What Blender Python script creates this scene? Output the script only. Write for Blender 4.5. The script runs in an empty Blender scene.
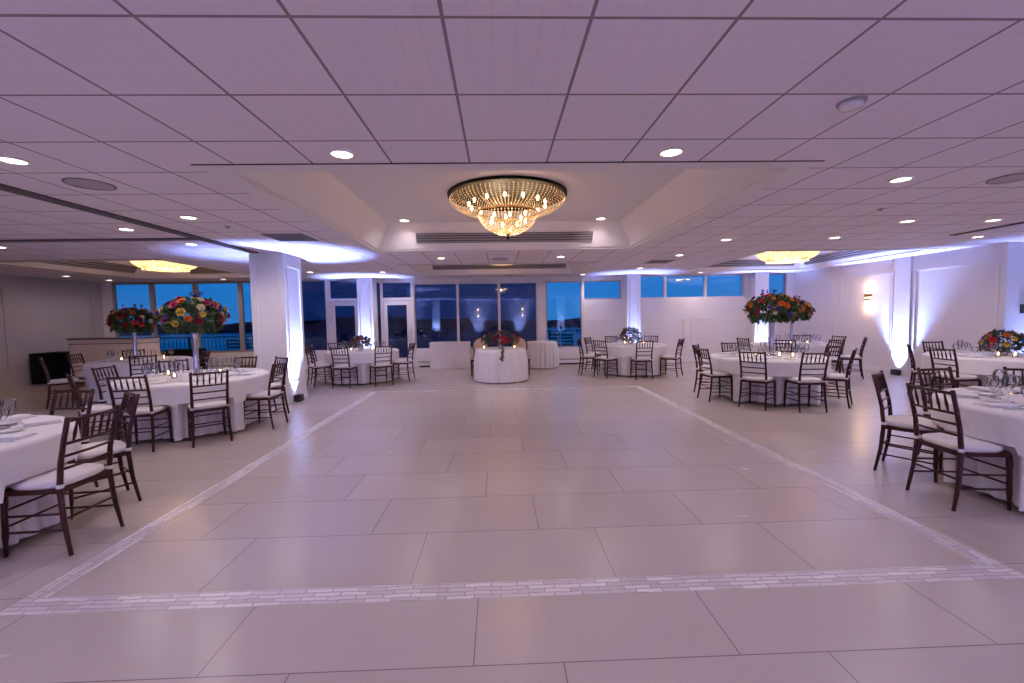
import bpy, math, random
from math import sin, cos, pi, radians, sqrt
from mathutils import Vector, Matrix
random.seed(7)
sc = bpy.context.scene
col = sc.collection
HC = 2.754            # ceiling height
EYE = 1.54

# ------------------------------------------------------------------ camera
F_PX, YAW, PITCH, ROLL = 429.27, .0299, .0592, .0168
fw = Vector((sin(YAW)*cos(PITCH), cos(YAW)*cos(PITCH), -sin(PITCH)))
rt = Vector((cos(YAW), -sin(YAW), 0)); up = rt.cross(fw)
rt2 = rt*cos(ROLL) - up*sin(ROLL); up2 = rt*sin(ROLL) + up*cos(ROLL)
cd = bpy.data.cameras.new('camera'); cd.sensor_width = 36; cd.lens = F_PX/1024*36
cd.clip_start = .05; cd.clip_end = 3000
cam = bpy.data.objects.new('camera', cd); col.objects.link(cam)
m = Matrix.Identity(4)
for i in range(3):
    m[i][0], m[i][1], m[i][2] = rt2[i], up2[i], -fw[i]
m[0][3], m[1][3], m[2][3] = 0, 0, EYE
cam.matrix_world = m
sc.camera = cam
def screen_x(x, y):
    v = Vector((x, y, .7-EYE)); return v.dot(rt2)/max(.1, v.dot(fw))

# ------------------------------------------------------------------ materials
MATS = {}
def mat(name, color, rough=.5, metal=0., spec=.5, emit=None, estr=0., sheen=0.):
    if name in MATS: return MATS[name]
    mt = bpy.data.materials.new(name); mt.use_nodes = True
    b = mt.node_tree.nodes['Principled BSDF']
    b.inputs['Base Color'].default_value = (*color, 1)
    b.inputs['Roughness'].default_value = rough
    b.inputs['Metallic'].default_value = metal
    b.inputs['Specular IOR Level'].default_value = spec
    if sheen: b.inputs['Sheen Weight'].default_value = sheen
    if emit:
        b.inputs['Emission Color'].default_value = (*emit, 1)
        b.inputs['Emission Strength'].default_value = estr
    MATS[name] = mt
    return mt
class NT:
    def __init__(s, mt): s.t = mt.node_tree; s.n = s.t.nodes; s.l = s.t.links
    def node(s, typ, **kw):
        n = s.n.new(typ)
        for k, v in kw.items(): setattr(n, k, v)
        return n
    def math(s, op, a, b=None, c=None):
        n = s.n.new('ShaderNodeMath'); n.operation = op
        for i, v in enumerate((a, b, c)):
            if v is None: continue
            if isinstance(v, (int, float)): n.inputs[i].default_value = v
            else: s.l.new(v, n.inputs[i])
        return n.outputs[0]
    def mix(s, f, a, b):
        n = s.n.new('ShaderNodeMix'); n.data_type = 'RGBA'
        for k, v in ((0, f), (6, a), (7, b)):
            if isinstance(v, (int, float)): n.inputs[k].default_value = v
            elif isinstance(v, tuple): n.inputs[k].default_value = (*v, 1)
            else: s.l.new(v, n.inputs[k])
        return n.outputs[2]
    def link(s, a, b): s.l.new(a, b)

def noisy(name, c1, c2, scale, rough, bump=0., bscale=None, spec=.5, sheen=0.):
    mt = mat(name, c1, rough, spec=spec, sheen=sheen); t = NT(mt); b = t.n['Principled BSDF']
    tc = t.node('ShaderNodeTexCoord'); nz = t.node('ShaderNodeTexNoise')
    nz.inputs['Scale'].default_value = scale; nz.inputs['Detail'].default_value = 4
    t.link(tc.outputs['Object'], nz.inputs['Vector'])
    t.link(t.mix(nz.outputs['Fac'], c1, c2), b.inputs['Base Color'])
    if bump:
        n2 = t.node('ShaderNodeTexNoise'); n2.inputs['Scale'].default_value = bscale or scale*4
        t.link(tc.outputs['Object'], n2.inputs['Vector'])
        bp = t.node('ShaderNodeBump'); bp.inputs['Strength'].default_value = bump; bp.inputs['Distance'].default_value = .002
        t.link(n2.outputs['Fac'], bp.inputs['Height']); t.link(bp.outputs['Normal'], b.inputs['Normal'])
    return mt

WALL = noisy('wall_paint', (.80, .77, .76), (.76, .73, .73), 1.5, .55, .1, 90, spec=.3)
SMOOTH = noisy('plaster_paint', (.80, .76, .76), (.77, .73, .74), 1.2, .6, spec=.3)
TRIMW = mat('trim_paint', (.80, .77, .76), .4)
DARKWALL = mat('rear_wall_paint', (.62, .57, .56), .6)
WOOD = noisy('mahogany', (.055, .010, .008), (.026, .005, .004), 9, .34, spec=.28)
FABRIC = noisy('cushion_fabric', (.80, .74, .70), (.74, .69, .66), 12, .85, .15, 300, spec=.2, sheen=.2)
LINEN = noisy('white_linen', (.83, .79, .78), (.78, .74, .75), 3, .8, .12, 260, spec=.2, sheen=.2)
LINEN2 = noisy('white_overlay_linen', (.85, .82, .81), (.80, .77, .77), 3, .75, .12, 260, spec=.25, sheen=.2)
BLACKCLOTH = noisy('black_drape', (.006, .006, .007), (.010, .009, .011), 4, .9, spec=.1)
BLACK = mat('black_plastic', (.012, .012, .013), .4)
STEEL = mat('brushed_steel', (.62, .60, .60), .28, 1.)
CUTLERY = mat('cutlery_steel', (.45, .43, .43), .22, 1.)
GREYM = mat('grey_grille', (.16, .14, .15), .6)
GREYD = mat('dark_slot', (.035, .03, .034), .7)
GREYL = mat('vent_slat', (.30, .27, .28), .5)
BRASS = mat('brass', (.32, .17, .06), .3, 1.)
BRONZE = mat('dark_bronze', (.007, .005, .004), .7, .1, spec=.2)
CREAM = mat('bar_cream', (.84, .70, .53), .35)
BARTOP = mat('bar_top', (.10, .07, .06), .25)
LENS = mat('lamp_lens', (1, .95, .9), .4, emit=(1, .86, .70), estr=9.)
ULENS = mat('uplight_lens', (.5, .6, 1), .3, emit=(.5, .62, 1), estr=14.)
BULB = mat('bulb_glow', (1, .7, .4), .4, emit=(1, .55, .20), estr=28.)
FLAME = mat('candle_flame', (1, .6, .3), .5, emit=(1, .58, .22), estr=16.)
WAX = mat('candle_wax', (.85, .78, .66), .5)
SHADE = mat('sconce_glass', (1, .85, .65), .5, emit=(1, .72, .40), estr=3.2)
PORC = mat('white_porcelain', (.84, .82, .82), .15)
NAPKIN = mat('napkin_linen', (.86, .84, .85), .8, spec=.2)
FRAMEW = mat('window_frame_white', (.72, .68, .69), .4)
FRAMEG = mat('window_mullion_grey', (.34, .30, .30), .4)
DECKM = mat('terrace_deck', (.10, .09, .10), .7)
IRON = mat('black_iron', (.012, .012, .016), .5)
VELVET = noisy('cream_upholstery', (.66, .46, .32), (.58, .40, .28), 14, .8)
LEAF = noisy('leaf_green', (.030, .085, .022), (.085, .14, .03), 16, .5)
LEAFD = noisy('leaf_dark', (.015, .045, .018), (.045, .08, .025), 16, .5)
HILLM = noisy('far_shore', (.035, .024, .040), (.022, .016, .030), .02, 1., spec=0.)

def glass_mat(name, tint, base, refl_tint=(1, 1, 1), k=1.35):
    mt = bpy.data.materials.new(name); mt.use_nodes = True; t = NT(mt); t.n.clear()
    out = t.node('ShaderNodeOutputMaterial'); mx = t.node('ShaderNodeMixShader')
    tr = t.node('ShaderNodeBsdfTransparent'); tr.inputs[0].default_value = (*tint, 1)
    gl = t.node('ShaderNodeBsdfGlossy'); gl.inputs['Roughness'].default_value = 0.0; gl.inputs['Color'].default_value = (*refl_tint, 1)
    fr = t.node('ShaderNodeFresnel'); fr.inputs[0].default_value = base
    f = t.math('MULTIPLY', fr.outputs[0], k); f = t.math('MINIMUM', f, .9)
    t.link(f, mx.inputs[0]); t.link(tr.outputs[0], mx.inputs[1]); t.link(gl.outputs[0], mx.inputs[2]); t.link(mx.outputs[0], out.inputs[0])
    MATS[name] = mt; return mt
PANE = glass_mat('window_glass', (.88, .97, 1), 1.45, k=1.0)
TPANE = glass_mat('tinted_window_glass', (.15, .27, .40), 1.55)
GLASS = glass_mat('clear_glass', (.985, .985, 1), 1.33, k=.9)

def crystal(name, ft, fg, glow):
    mt = bpy.data.materials.new(name); mt.use_nodes = True; t = NT(mt); t.n.clear()
    out = t.node('ShaderNodeOutputMaterial'); mx = t.node('ShaderNodeMixShader'); m2 = t.node('ShaderNodeMixShader')
    tl = t.node('ShaderNodeBsdfTranslucent'); tl.inputs[0].default_value = (1, .88, .70, 1)
    tr = t.node('ShaderNodeBsdfTransparent'); tr.inputs[0].default_value = (1, .93, .82, 1)
    gl = t.node('ShaderNodeBsdfGlossy'); gl.inputs['Roughness'].default_value = .08; gl.inputs['Color'].default_value = (1, .92, .82, 1)
    m2.inputs[0].default_value = ft; mx.inputs[0].default_value = fg
    t.link(tr.outputs[0], m2.inputs[1]); t.link(tl.outputs[0], m2.inputs[2])
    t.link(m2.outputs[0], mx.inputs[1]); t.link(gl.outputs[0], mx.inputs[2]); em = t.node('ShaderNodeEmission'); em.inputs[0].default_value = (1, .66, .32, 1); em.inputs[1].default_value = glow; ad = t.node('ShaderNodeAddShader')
    t.link(mx.outputs[0], ad.inputs[0]); t.link(em.outputs[0], ad.inputs[1]); t.link(ad.outputs[0], out.inputs[0])
    return mt
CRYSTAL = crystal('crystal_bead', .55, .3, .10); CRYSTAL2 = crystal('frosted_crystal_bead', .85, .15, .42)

def ceiling_mat():
    mt = mat('ceiling_tile', (.5, .45, .46), .8, spec=.2); t = NT(mt); b = t.n['Principled BSDF']
    g = t.node('ShaderNodeNewGeometry'); sp = t.node('ShaderNodeSeparateXYZ'); t.link(g.outputs['Position'], sp.inputs[0])
    W = .6097
    u = t.math('DIVIDE', t.math('SUBTRACT', sp.outputs[0], .403), W); v = t.math('DIVIDE', t.math('SUBTRACT', sp.outputs[1], 1.822), W)
    def edge(q, w): return t.math('GREATER_THAN', t.math('ABSOLUTE', t.math('SUBTRACT', t.math('FRACT', q), .5)), .5-w)
    tee = t.math('MAXIMUM', edge(u, .0135), edge(v, .0135))
    u8 = t.math('MULTIPLY', u, 6); v8 = t.math('MULTIPLY', v, 6)
    score = t.math('MAXIMUM', edge(u8, .03), edge(v8, .03))
    wn = t.node('ShaderNodeTexWhiteNoise'); wn.noise_dimensions = '2D'
    cx = t.node('ShaderNodeCombineXYZ'); t.link(t.math('FLOOR', u), cx.inputs[0]); t.link(t.math('FLOOR', v), cx.inputs[1]); t.link(cx.outputs[0], wn.inputs['Vector'])
    nz = t.node('ShaderNodeTexNoise'); nz.inputs['Scale'].default_value = 120; t.link(g.outputs['Position'], nz.inputs['Vector'])
    basec = t.mix(wn.outputs['Value'], (.82, .75, .80), (.86, .78, .84))
    basec = t.mix(t.math('MULTIPLY', score, .10), basec, (.30, .26, .27))
    basec = t.mix(t.math('MULTIPLY', nz.outputs['Fac'], .12), basec, (.55, .49, .51))
    t.link(t.mix(tee, basec, (.29, .235, .25)), b.inputs['Base Color'])
    bp = t.node('ShaderNodeBump'); bp.inputs['Strength'].default_value = .25; bp.inputs['Distance'].default_value = .004
    hgt = t.math('SUBTRACT', 1., t.math('MAXIMUM', tee, t.math('MULTIPLY', score, .3)))
    t.link(hgt, bp.inputs['Height']); t.link(bp.outputs['Normal'], b.inputs['Normal'])
    return mt
CEIL = ceiling_mat()

def floor_mat():
    mt = mat('porcelain_floor_tile', (.5, .43, .4), .25); t = NT(mt); b = t.n['Principled BSDF']
    g = t.node('ShaderNodeNewGeometry'); sp = t.node('ShaderNodeSeparateXYZ'); t.link(g.outputs['Position'], sp.inputs[0])
    v = t.math('DIVIDE', t.math('SUBTRACT', sp.outputs[1], 2.41), .597); k = t.math('FLOOR', v)
    u = t.math('DIVIDE', t.math('ADD', t.math('SUBTRACT', sp.outputs[0], .66), t.math('MULTIPLY', k, .4)), 1.2)
    def edge(q, w): return t.math('GREATER_THAN', t.math('ABSOLUTE', t.math('SUBTRACT', t.math('FRACT', q), .5)), .5-w)
    j = t.math('MAXIMUM', edge(u, .0020), edge(v, .0042))
    wn = t.node('ShaderNodeTexWhiteNoise'); wn.noise_dimensions = '2D'
    cx = t.node('ShaderNodeCombineXYZ'); t.link(t.math('FLOOR', u), cx.inputs[0]); t.link(k, cx.inputs[1]); t.link(cx.outputs[0], wn.inputs['Vector'])
    mp = t.node('ShaderNodeMapping'); mp.inputs['Scale'].default_value = (1.2, 7, 1); t.link(g.outputs['Position'], mp.inputs[0])
    nz = t.node('ShaderNodeTexNoise'); nz.inputs['Scale'].default_value = 3; nz.inputs['Detail'].default_value = 6; t.link(mp.outputs[0], nz.inputs['Vector'])
    c = t.mix(wn.outputs['Value'], (.49, .412, .365), (.535, .45, .40))
    c = t.mix(t.math('MULTIPLY', nz.outputs['Fac'], .35), c, (.445, .37, .33))
    t.link(t.mix(j, c, (.20, .15, .145)), b.inputs['Base Color'])
    r = t.math('ADD', .21, t.math('MULTIPLY', nz.outputs['Fac'], .09))
    t.link(r, b.inputs['Roughness']); b.inputs['Specular IOR Level'].default_value = .38
    return mt
FLOORM = floor_mat()

def mosaic_mat(name, along):
    mt = mat(name, (.7, .66, .66), .2); t = NT(mt); b = t.n['Principled BSDF']
    g = t.node('ShaderNodeNewGeometry'); mp = t.node('ShaderNodeMapping'); t.link(g.outputs['Position'], mp.inputs[0])
    if along == 'y': mp.inputs['Rotation'].default_value = (0, 0, radians(90))
    nz = t.node('ShaderNodeTexNoise'); nz.inputs['Scale'].default_value = 9; t.link(mp.outputs[0], nz.inputs['Vector'])
    vm = t.node('ShaderNodeVectorMath'); vm.operation = 'SCALE'; vm.inputs['Scale'].default_value = .028
    t.link(nz.outputs['Color'], vm.inputs[0]); va = t.node('ShaderNodeVectorMath'); va.operation = 'ADD'
    t.link(mp.outputs[0], va.inputs[0]); t.link(vm.outputs[0], va.inputs[1])
    br = t.node('ShaderNodeTexBrick'); br.inputs['Scale'].default_value = 1.; br.inputs['Brick Width'].default_value = .15; br.inputs['Row Height'].default_value = .034
    br.inputs['Mortar Size'].default_value = .0035; br.offset = .37; br.inputs['Bias'].default_value = .1
    br.inputs['Color1'].default_value = (.86, .82, .83, 1); br.inputs['Color2'].default_value = (.58, .52, .52, 1); br.inputs['Mortar'].default_value = (.40, .33, .32, 1)
    t.link(va.outputs[0], br.inputs['Vector']); t.link(br.outputs['Color'], b.inputs['Base Color'])
    b.inputs['Roughness'].default_value = .30
    bp = t.node('ShaderNodeBump'); bp.inputs['Strength'].default_value = .35; bp.inputs['Distance'].default_value = .002
    t.link(nz.outputs['Fac'], bp.inputs['Height']); t.link(bp.outputs['Normal'], b.inputs['Normal'])
    return mt
MOSX, MOSY = mosaic_mat('marble_mosaic_across', 'x'), mosaic_mat('marble_mosaic_along', 'y')

def water_mat():
    mt = mat('dusk_water', (.015, .05, .12), .25, spec=.5); t = NT(mt); b = t.n['Principled BSDF']
    g = t.node('ShaderNodeNewGeometry'); nz = t.node('ShaderNodeTexNoise'); nz.inputs['Scale'].default_value = .5; t.link(g.outputs['Position'], nz.inputs['Vector'])
    bp = t.node('ShaderNodeBump'); bp.inputs['Strength'].default_value = .4; bp.inputs['Distance'].default_value = .4
    t.link(nz.outputs['Fac'], bp.inputs['Height']); t.link(bp.outputs['Normal'], b.inputs['Normal']); return mt
WATER = water_mat()

# ------------------------------------------------------------------ mesh builder
class MB:
    def __init__(s): s.v = []; s.f = []
    def add(s, vs, fs):
        o = len(s.v); s.v += [tuple(p) for p in vs]; s.f += [tuple(i+o for i in q) for q in fs]; return s
    def box(s, x0, x1, y0, y1, z0, z1):
        return s.add([(x, y, z) for z in (z0, z1) for y in (y0, y1) for x in (x0, x1)],
                     [(0, 2, 3, 1), (4, 5, 7, 6), (0, 1, 5, 4), (2, 6, 7, 3), (0, 4, 6, 2), (1, 3, 7, 5)])
    def bar(s, a, b, w, h, upv=(0, 0, 1)):
        a, b = Vector(a), Vector(b); d = (b-a).normalized(); u = Vector(upv); r = d.cross(u)
        if r.length < 1e-4: r = d.cross(Vector((1, 0, 0)))
        r.normalize(); u = r.cross(d); vs = []
        for p in (a, b):
            for sx, sy in ((-1, -1), (1, -1), (1, 1), (-1, 1)): vs.append(p + r*sx*w/2 + u*sy*h/2)
        return s.add(vs, [(3, 2, 1, 0), (4, 5, 6, 7), (0, 1, 5, 4), (1, 2, 6, 5), (2, 3, 7, 6), (3, 0, 4, 7)])
    def tube(s, pts, rad, n=8, caps=True):
        pts = [Vector(p) for p in pts]
        if isinstance(rad, (int, float)): rad = [rad]*len(pts)
        vs = []; prev = None
        for i, p in enumerate(pts):
            d = (pts[min(i+1, len(pts)-1)] - pts[max(i-1, 0)]).normalized()
            a = prev if prev is not None else (Vector((0, 1, 0)) if abs(d.y) < .9 else Vector((1, 0, 0)))
            r = (a - d*a.dot(d)).normalized(); prev = r; q = d.cross(r)
            for k in range(n):
                t = 2*pi*k/n; vs.append(p + (r*cos(t) + q*sin(t))*rad[i])
        fs = []
        for i in range(len(pts)-1):
            for k in range(n): fs.append((i*n+k, i*n+(k+1) % n, (i+1)*n+(k+1) % n, (i+1)*n+k))
        if caps: fs.append(tuple(range(n))[::-1]); fs.append(tuple((len(pts)-1)*n+k for k in range(n)))
        return s.add(vs, fs)
    def lathe(s, prof, n=20, c=(0, 0, 0), caps=True):
        vs = []; fs = []
        for r, z in prof:
            for k in range(n):
                t = 2*pi*k/n; vs.append((c[0]+r*cos(t), c[1]+r*sin(t), c[2]+z))
        for i in range(len(prof)-1):
            for k in range(n): fs.append((i*n+k, i*n+(k+1) % n, (i+1)*n+(k+1) % n, (i+1)*n+k))
        if caps:
            if prof[0][0] > 1e-5: fs.append(tuple(range(n))[::-1])
            if prof[-1][0] > 1e-5: fs.append(tuple((len(prof)-1)*n+k for k in range(n)))
        return s.add(vs, fs)
    def extrude(s, poly, z0, z1):
        n = len(poly)
        return s.add([(x, y, z) for z in (z0, z1) for x, y in poly],
                     [tuple(range(n))[::-1], tuple(range(n, 2*n))] + [(k, (k+1) % n, n+(k+1) % n, n+k) for k in range(n)])
    def frame(s, axis, pos, a0, a1, z0, z1, w, d):
        """rectangular moulding; axis 'y': lies in a plane y=pos spanning x a0..a1, protrudes by d (signed)"""
        lo, hi = min(pos, pos+d), max(pos, pos+d)
        for p0, p1, q0, q1 in ((a0, a1, z0, z0+w), (a0, a1, z1-w, z1), (a0, a0+w, z0+w, z1-w), (a1-w, a1, z0+w, z1-w)):
            if axis == 'y': s.box(p0, p1, lo, hi, q0, q1)
            else: s.box(lo, hi, p0, p1, q0, q1)
        return s
    def mesh(s, name, mt, smooth=False):
        me = bpy.data.meshes.new(name); me.from_pydata(s.v, [], s.f); me.materials.append(mt)
        if smooth:
            me.polygons.foreach_set('use_smooth', [True]*len(me.polygons))
        me.update(); return me
    def build(s, name, mt, parent=None, smooth=False):
        return link(name, s.mesh(name, mt, smooth), parent)
def link(name, data, parent=None, loc=None):
    o = bpy.data.objects.new(name, data); col.objects.link(o)
    if parent is not None: o.parent = parent
    if loc is not None: o.location = loc
    return o
def tag(o, label=None, cat=None, group=None, kind=None):
    if label: o['label'] = label
    if cat: o['category'] = cat
    if group: o['group'] = group
    if kind: o['kind'] = kind
    return o
def thing(name, label, cat, loc=(0, 0, 0), rz=0, group=None):
    o = link(name, None); o.location = loc; o.rotation_euler = (0, 0, rz); return tag(o, label, cat, group)
def struct(o): o['kind'] = 'structure'; return o
KIDS = {}
def copy_tree(o, parent=None):
    c = o.copy(); col.objects.link(c)
    if parent is not None: c.parent = parent
    for ch in list(o.children): copy_tree(ch, c)
    return c
def light(name, typ, loc, energy, color, **kw):
    d = bpy.data.lights.new(name, typ); d.energy = energy; d.color = color
    for k, v in kw.items(): setattr(d, k, v)
    o = link(name, d, loc=loc); return o
ORD = ['first', 'second', 'third', 'fourth', 'fifth', 'sixth', 'seventh', 'eighth', 'ninth', 'tenth', 'eleventh', 'twelfth']

# ------------------------------------------------------------------ light levels
DL_COL, UP_COL, CH_COL = (1, .84, .90), (.27, .38, 1.), (1, .74, .48)
DL_W, UP_W = 32, 1600

# ------------------------------------------------------------------ shell
XL, XR, YB, YR = -12.0, 9.45, 13.45, -4.5
XJ, YJ = 10.3, 7.75
struct(MB().box(XL-.2, XJ+.2, YR-.2, YB+.2, -.2, 0).build('floor', FLOORM))
# dance floor border strips, laid 1.5 mm proud
bx0, bx1, by0, by1, bw = -2.70, 3.00, 2.27, 9.03, .14
b = MB(); b.box(bx0, bx1, by0, by0+bw, 0, .0015); b.box(bx0, bx1, by1-bw*.7, by1, 0, .0015)
struct(b.build('trim_1', MOSX))
b = MB(); b.box(bx0, bx0+bw, by0+bw, by1-bw*.7, 0, .0015); b.box(bx1-bw, bx1, by0+bw, by1-bw*.7, 0, .0015)
struct(b.build('trim_2', MOSY))

# ceiling slab with openings for the raised trays
TRAYS = dict(main=(-2.36, 2.66, 3.48, 8.15, .45), mid=(-2.30, 2.36, 10.02, 12.70, .40), left=(-10.1, -6.5, 8.62, 12.52, .40), right=(5.3, 9.05, 8.46, 12.60, .40))
xs = sorted({XL-.2, XJ+.2} | {v for t in TRAYS.values() for v in t[:2]}); ys = sorted({YR-.2, YB+.2} | {v for t in TRAYS.values() for v in t[2:4]})
b = MB()
for i in range(len(xs)-1):
    for j in range(len(ys)-1):
        cx, cy = (xs[i]+xs[i+1])/2, (ys[j]+ys[j+1])/2
        if any(t[0] < cx < t[1] and t[2] < cy < t[3] for t in TRAYS.values()): continue
        b.add([(xs[i], ys[j], HC), (xs[i], ys[j+1], HC), (xs[i+1], ys[j+1], HC), (xs[i+1], ys[j], HC)], [(0, 1, 2, 3)])
struct(b.build('ceiling', CEIL))
def tray(x0, x1, y0, y1, d, lip=.18, ins=.28):
    b = MB(); rings = [(0, 0), (lip, 0), (lip, .035), (lip+.03, .035), (lip+ins, d)]
    vs = []; fs = []
    for i, z in rings: vs += [(x0+i, y0+i, HC+z), (x1-i, y0+i, HC+z), (x1-i, y1-i, HC+z), (x0+i, y1-i, HC+z)]
    for r in range(len(rings)-1):
        for k in range(4): fs.append((r*4+k, (r+1)*4+k, (r+1)*4+(k+1) % 4, r*4+(k+1) % 4))
    n = (len(rings)-1)*4; fs.append((n+3, n+2, n+1, n)); b.add(vs, fs)
    return struct(b.build('ceiling_tray', SMOOTH))
for t in TRAYS.values(): tray(*t)
b = MB(); t = TRAYS['main']; b.box(t[0], t[1], t[2]-.012, t[2]+.004, HC-.006, HC)
for k in ('mid', 'left', 'right'):
    t = TRAYS[k]; b.box(t[0], t[1], t[2]-.01, t[2]+.004, HC-.005, HC)
struct(b.build('trim_shadow_gap', GREYD))  # dark strips stand in for the shadow gap along the tray fronts
# dark operable-wall tracks in the left bay, slot on the right
b = MB(); b.box(-4.40, -4.26, YR, 7.88, HC-.02, HC-.001); b.box(XL, -4.40, 6.44, 6.56, HC-.02, HC-.001)
struct(b.build('trim_4', mat('track_bronze', (.085, .065, .07), .5)))
struct(MB().box(7.45, 7.55, 3.0, 6.95, HC-.012, HC-.001).build('trim_5', GREYD))

# side and rear walls
struct(MB().box(XL-.2, XL, YR, YB+.2, 0, HC).build('wall_left', noisy('left_wall_dimmed', (.54, .49, .50), (.50, .455, .47), 1.5, .6, spec=.3)))  # wall colour darkened to paint in the dim light of the left bay
struct(MB().box(XR, XJ+.2, YJ, YB+.2, 0, HC).build('wall_right', WALL))
struct(MB().box(XJ, XJ+.2, YR, YJ, 0, HC).build('wall_right_near', WALL))
struct(MB().box(XL-.2, XJ+.2, YR-.2, YR, 0, HC).build('wall_rear', DARKWALL))
# wall panel mouldings
b = MB()
for a0, a1 in ((7.86, 9.52), (10.02, 11.62), (11.86, 13.10)):
    b.frame('x', XR, a0, a1, .56, 2.44, .045, -.022)
b.box(XR-.02, XR, YJ, YB, .50, .53)
struct(b.build('trim_6', TRIMW))
b = MB()
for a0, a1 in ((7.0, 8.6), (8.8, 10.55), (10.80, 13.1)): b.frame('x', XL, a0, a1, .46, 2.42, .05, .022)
struct(b.build('trim_7', MATS['left_wall_dimmed']))
struct(MB().box(XR-.05, XR, 9.57, 9.97, 0, HC).build('pillar_0', WALL))
struct(MB().box(XR-.018, XR, YJ, YB, 0, .12).build('baseboard_right', TRIMW))
struct(MB().box(XL, XL+.018, YR, YB, 0, .12).build('baseboard_left', MATS['left_wall_dimmed']))

# back wall of windows
W0, W1 = YB-.02, YB+.16
b = MB()
b.box(XL, -11.72, W0, W1, 0, HC)
b.box(-11.72, -6.12, W0, W1, 0, .56)                 # sill wall, left bay
b.box(-6.12, -5.30, W0, W1, 0, .54)
b.box(-2.62, 1.22, W0, W1, 0, .54)
b.box(1.22, 1.48, W0, W1, 0, HC)                     # white column between the panes
b.box(1.48, 2.62, W0, W1, 0, .53)
b.box(2.66, 3.86, W0, W1, 0, 2.02)                   # panel under the transoms
b.box(4.30, 7.80, W0, W1, 0, 2.01)
b.box(3.86, 4.30, W0, W1, 0, HC); b.box(7.80, 8.40, W0, W1, 0, HC)
b.box(8.40, 9.16, W0, W1, 0, 2.0); b.box(9.16, XR, W0, W1, 0, HC)
b.box(-4.28, -3.80, W0, W1, 0, HC)
b.box(-2.66, 1.22, W0, W1, 2.60, HC); b.box(1.48, 3.86, W0, W1, 2.60, HC); b.box(-3.8, -2.66, W0, W1, 2.67, HC)
struct(b.build('wall_back', WALL))
b = MB()
b.frame('y', W0, 2.86, 3.72, .48, 1.40, .04, -.02); b.frame('y', W0, 4.36, 5.88, .46, 1.38, .04, -.02); b.frame('y', W0, 6.10, 7.62, .45, 1.38, .04, -.02)
struct(b.build('trim_8', TRIMW))
b = MB(); b.box(2.66, 9.16, W0-.018, W0, 0, .12); struct(b.build('baseboard_back', TRIMW))

NW = [0]
def window(x0, x1, z0, z1, pane, fm=FRAMEW, w=.04, label=None):
    NW[0] += 1
    b = MB(); b.frame('y', W0+.04, x0, x1, z0, z1, w, .07)
    f = struct(b.build('window_%d' % NW[0], fm))
    p = MB().box(x0+w*.6, x1-w*.6, W0+.072, W0+.078, z0+w*.6, z1-w*.6).build('pane', pane, f)
    return f
for x0, x1 in ((-11.72, -10.56), (-10.56, -9.26), (-9.26, -7.92), (-7.92, -6.90), (-6.90, -6.12)): window(x0, x1, .56, HC, PANE, FRAMEG, .07)
window(-6.12, -5.30, .54, HC, TPANE)
window(-5.22, -4.28, 2.13, HC, TPANE)
window(-3.80, -3.62, .54, 2.67, TPANE); window(-3.62, -2.68, 2.13, 2.67, TPANE)
for x0, x1 in ((-2.62, -1.27), (-1.27, .02), (.02, 1.22)): window(x0, x1, .54, 2.60, TPANE)
window(1.48, 2.62, .53, 2.60, PANE, FRAMEG, .035)
window(2.66, 3.86, 2.02, 2.60, PANE, FRAMEG, .035)
for x0, x1 in ((4.30, 5.27), (5.27, 6.56), (6.56, 7.80)): window(x0, x1, 2.01, HC, PANE, FRAMEW, .045)
window(8.40, 9.16, 2.0, HC, PANE, FRAMEG, .035)
# mullion posts
b = MB()
for x in (-5.26, -2.65, 2.64): b.box(x-.04, x+.04, W0-.03, W0+.1, 0, HC)
struct(b.build('trim_9', FRAMEW))
ND = [0]
def door(x0, x1, z1):
    ND[0] += 1
    b = MB(); b.frame('y', W0+.0, x0, x1, 0, z1, .05, .10)
    d = struct(b.build('door_%d' % ND[0], FRAMEW))
    b = MB(); a0, a1 = x0+.06, x1-.06
    b.box(a0, a0+.11, W0+.02, W0+.07, .02, z1-.06); b.box(a1-.11, a1, W0+.02, W0+.07, .02, z1-.06)
    b.box(a0+.11, a1-.11, W0+.02, W0+.07, .02, .30); b.box(a0+.11, a1-.11, W0+.02, W0+.07, z1-.19, z1-.06)
    lf = b.build('door_leaf', FRAMEW, d)
    MB().box(a0+.1, a1-.1, W0+.04, W0+.046, .28, z1-.18).build('pane', TPANE, lf)
    h = MB(); hx = a1-.055; h.tube([(hx, W0-.03, .88), (hx, W0-.03, 1.12)], .012); h.tube([(hx, W0-.03, .90), (hx, W0+.02, .90)], .008); h.tube([(hx, W0-.03, 1.10), (hx, W0+.02, 1.10)], .008)
    h.build('handle', STEEL, lf, True)
door(-5.22, -4.28, 2.13); door(-3.62, -2.68, 2.13)
# convector covers below the windows
for x0, x1, lab in ((-11.6, -6.2, 'long low white convector cover under the left bay windows'), (-2.5, 1.2, 'low white convector cover behind the draped tables under the middle windows'), (1.5, 2.62, 'short white convector cover with dark slot beside the draped round table')):
    h = thing('convector_heater', lab, 'heater', ((x0+x1)/2, W0-.06, 0)); L = (x1-x0)/2
    MB().box(-L, L, -.05, .055, .05, .42).build('cover', TRIMW, h)
    MB().box(-L, L, -.056, -.05, .155, .175).build('slot', GREYD, h)
    MB().box(-L+.01, L-.01, -.03, .05, 0, .05).build('plinth', GREYD, h)
# small wall fittings
o = MB().box(9.74, 9.83, YJ-.025, YJ, 1.43, 1.60).build('wall_dark_panel', BLACK); tag(o, 'small dark panel of unknown use on the wall at the right edge of the photo', 'switch')  # dark wall fitting, purpose unknown
o = MB().box(XR-.008, XR, 10.48, 10.56, .32, .44).build('wall_outlet', PORC); tag(o, 'white electrical outlet low on the right wall', 'outlet')

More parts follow.
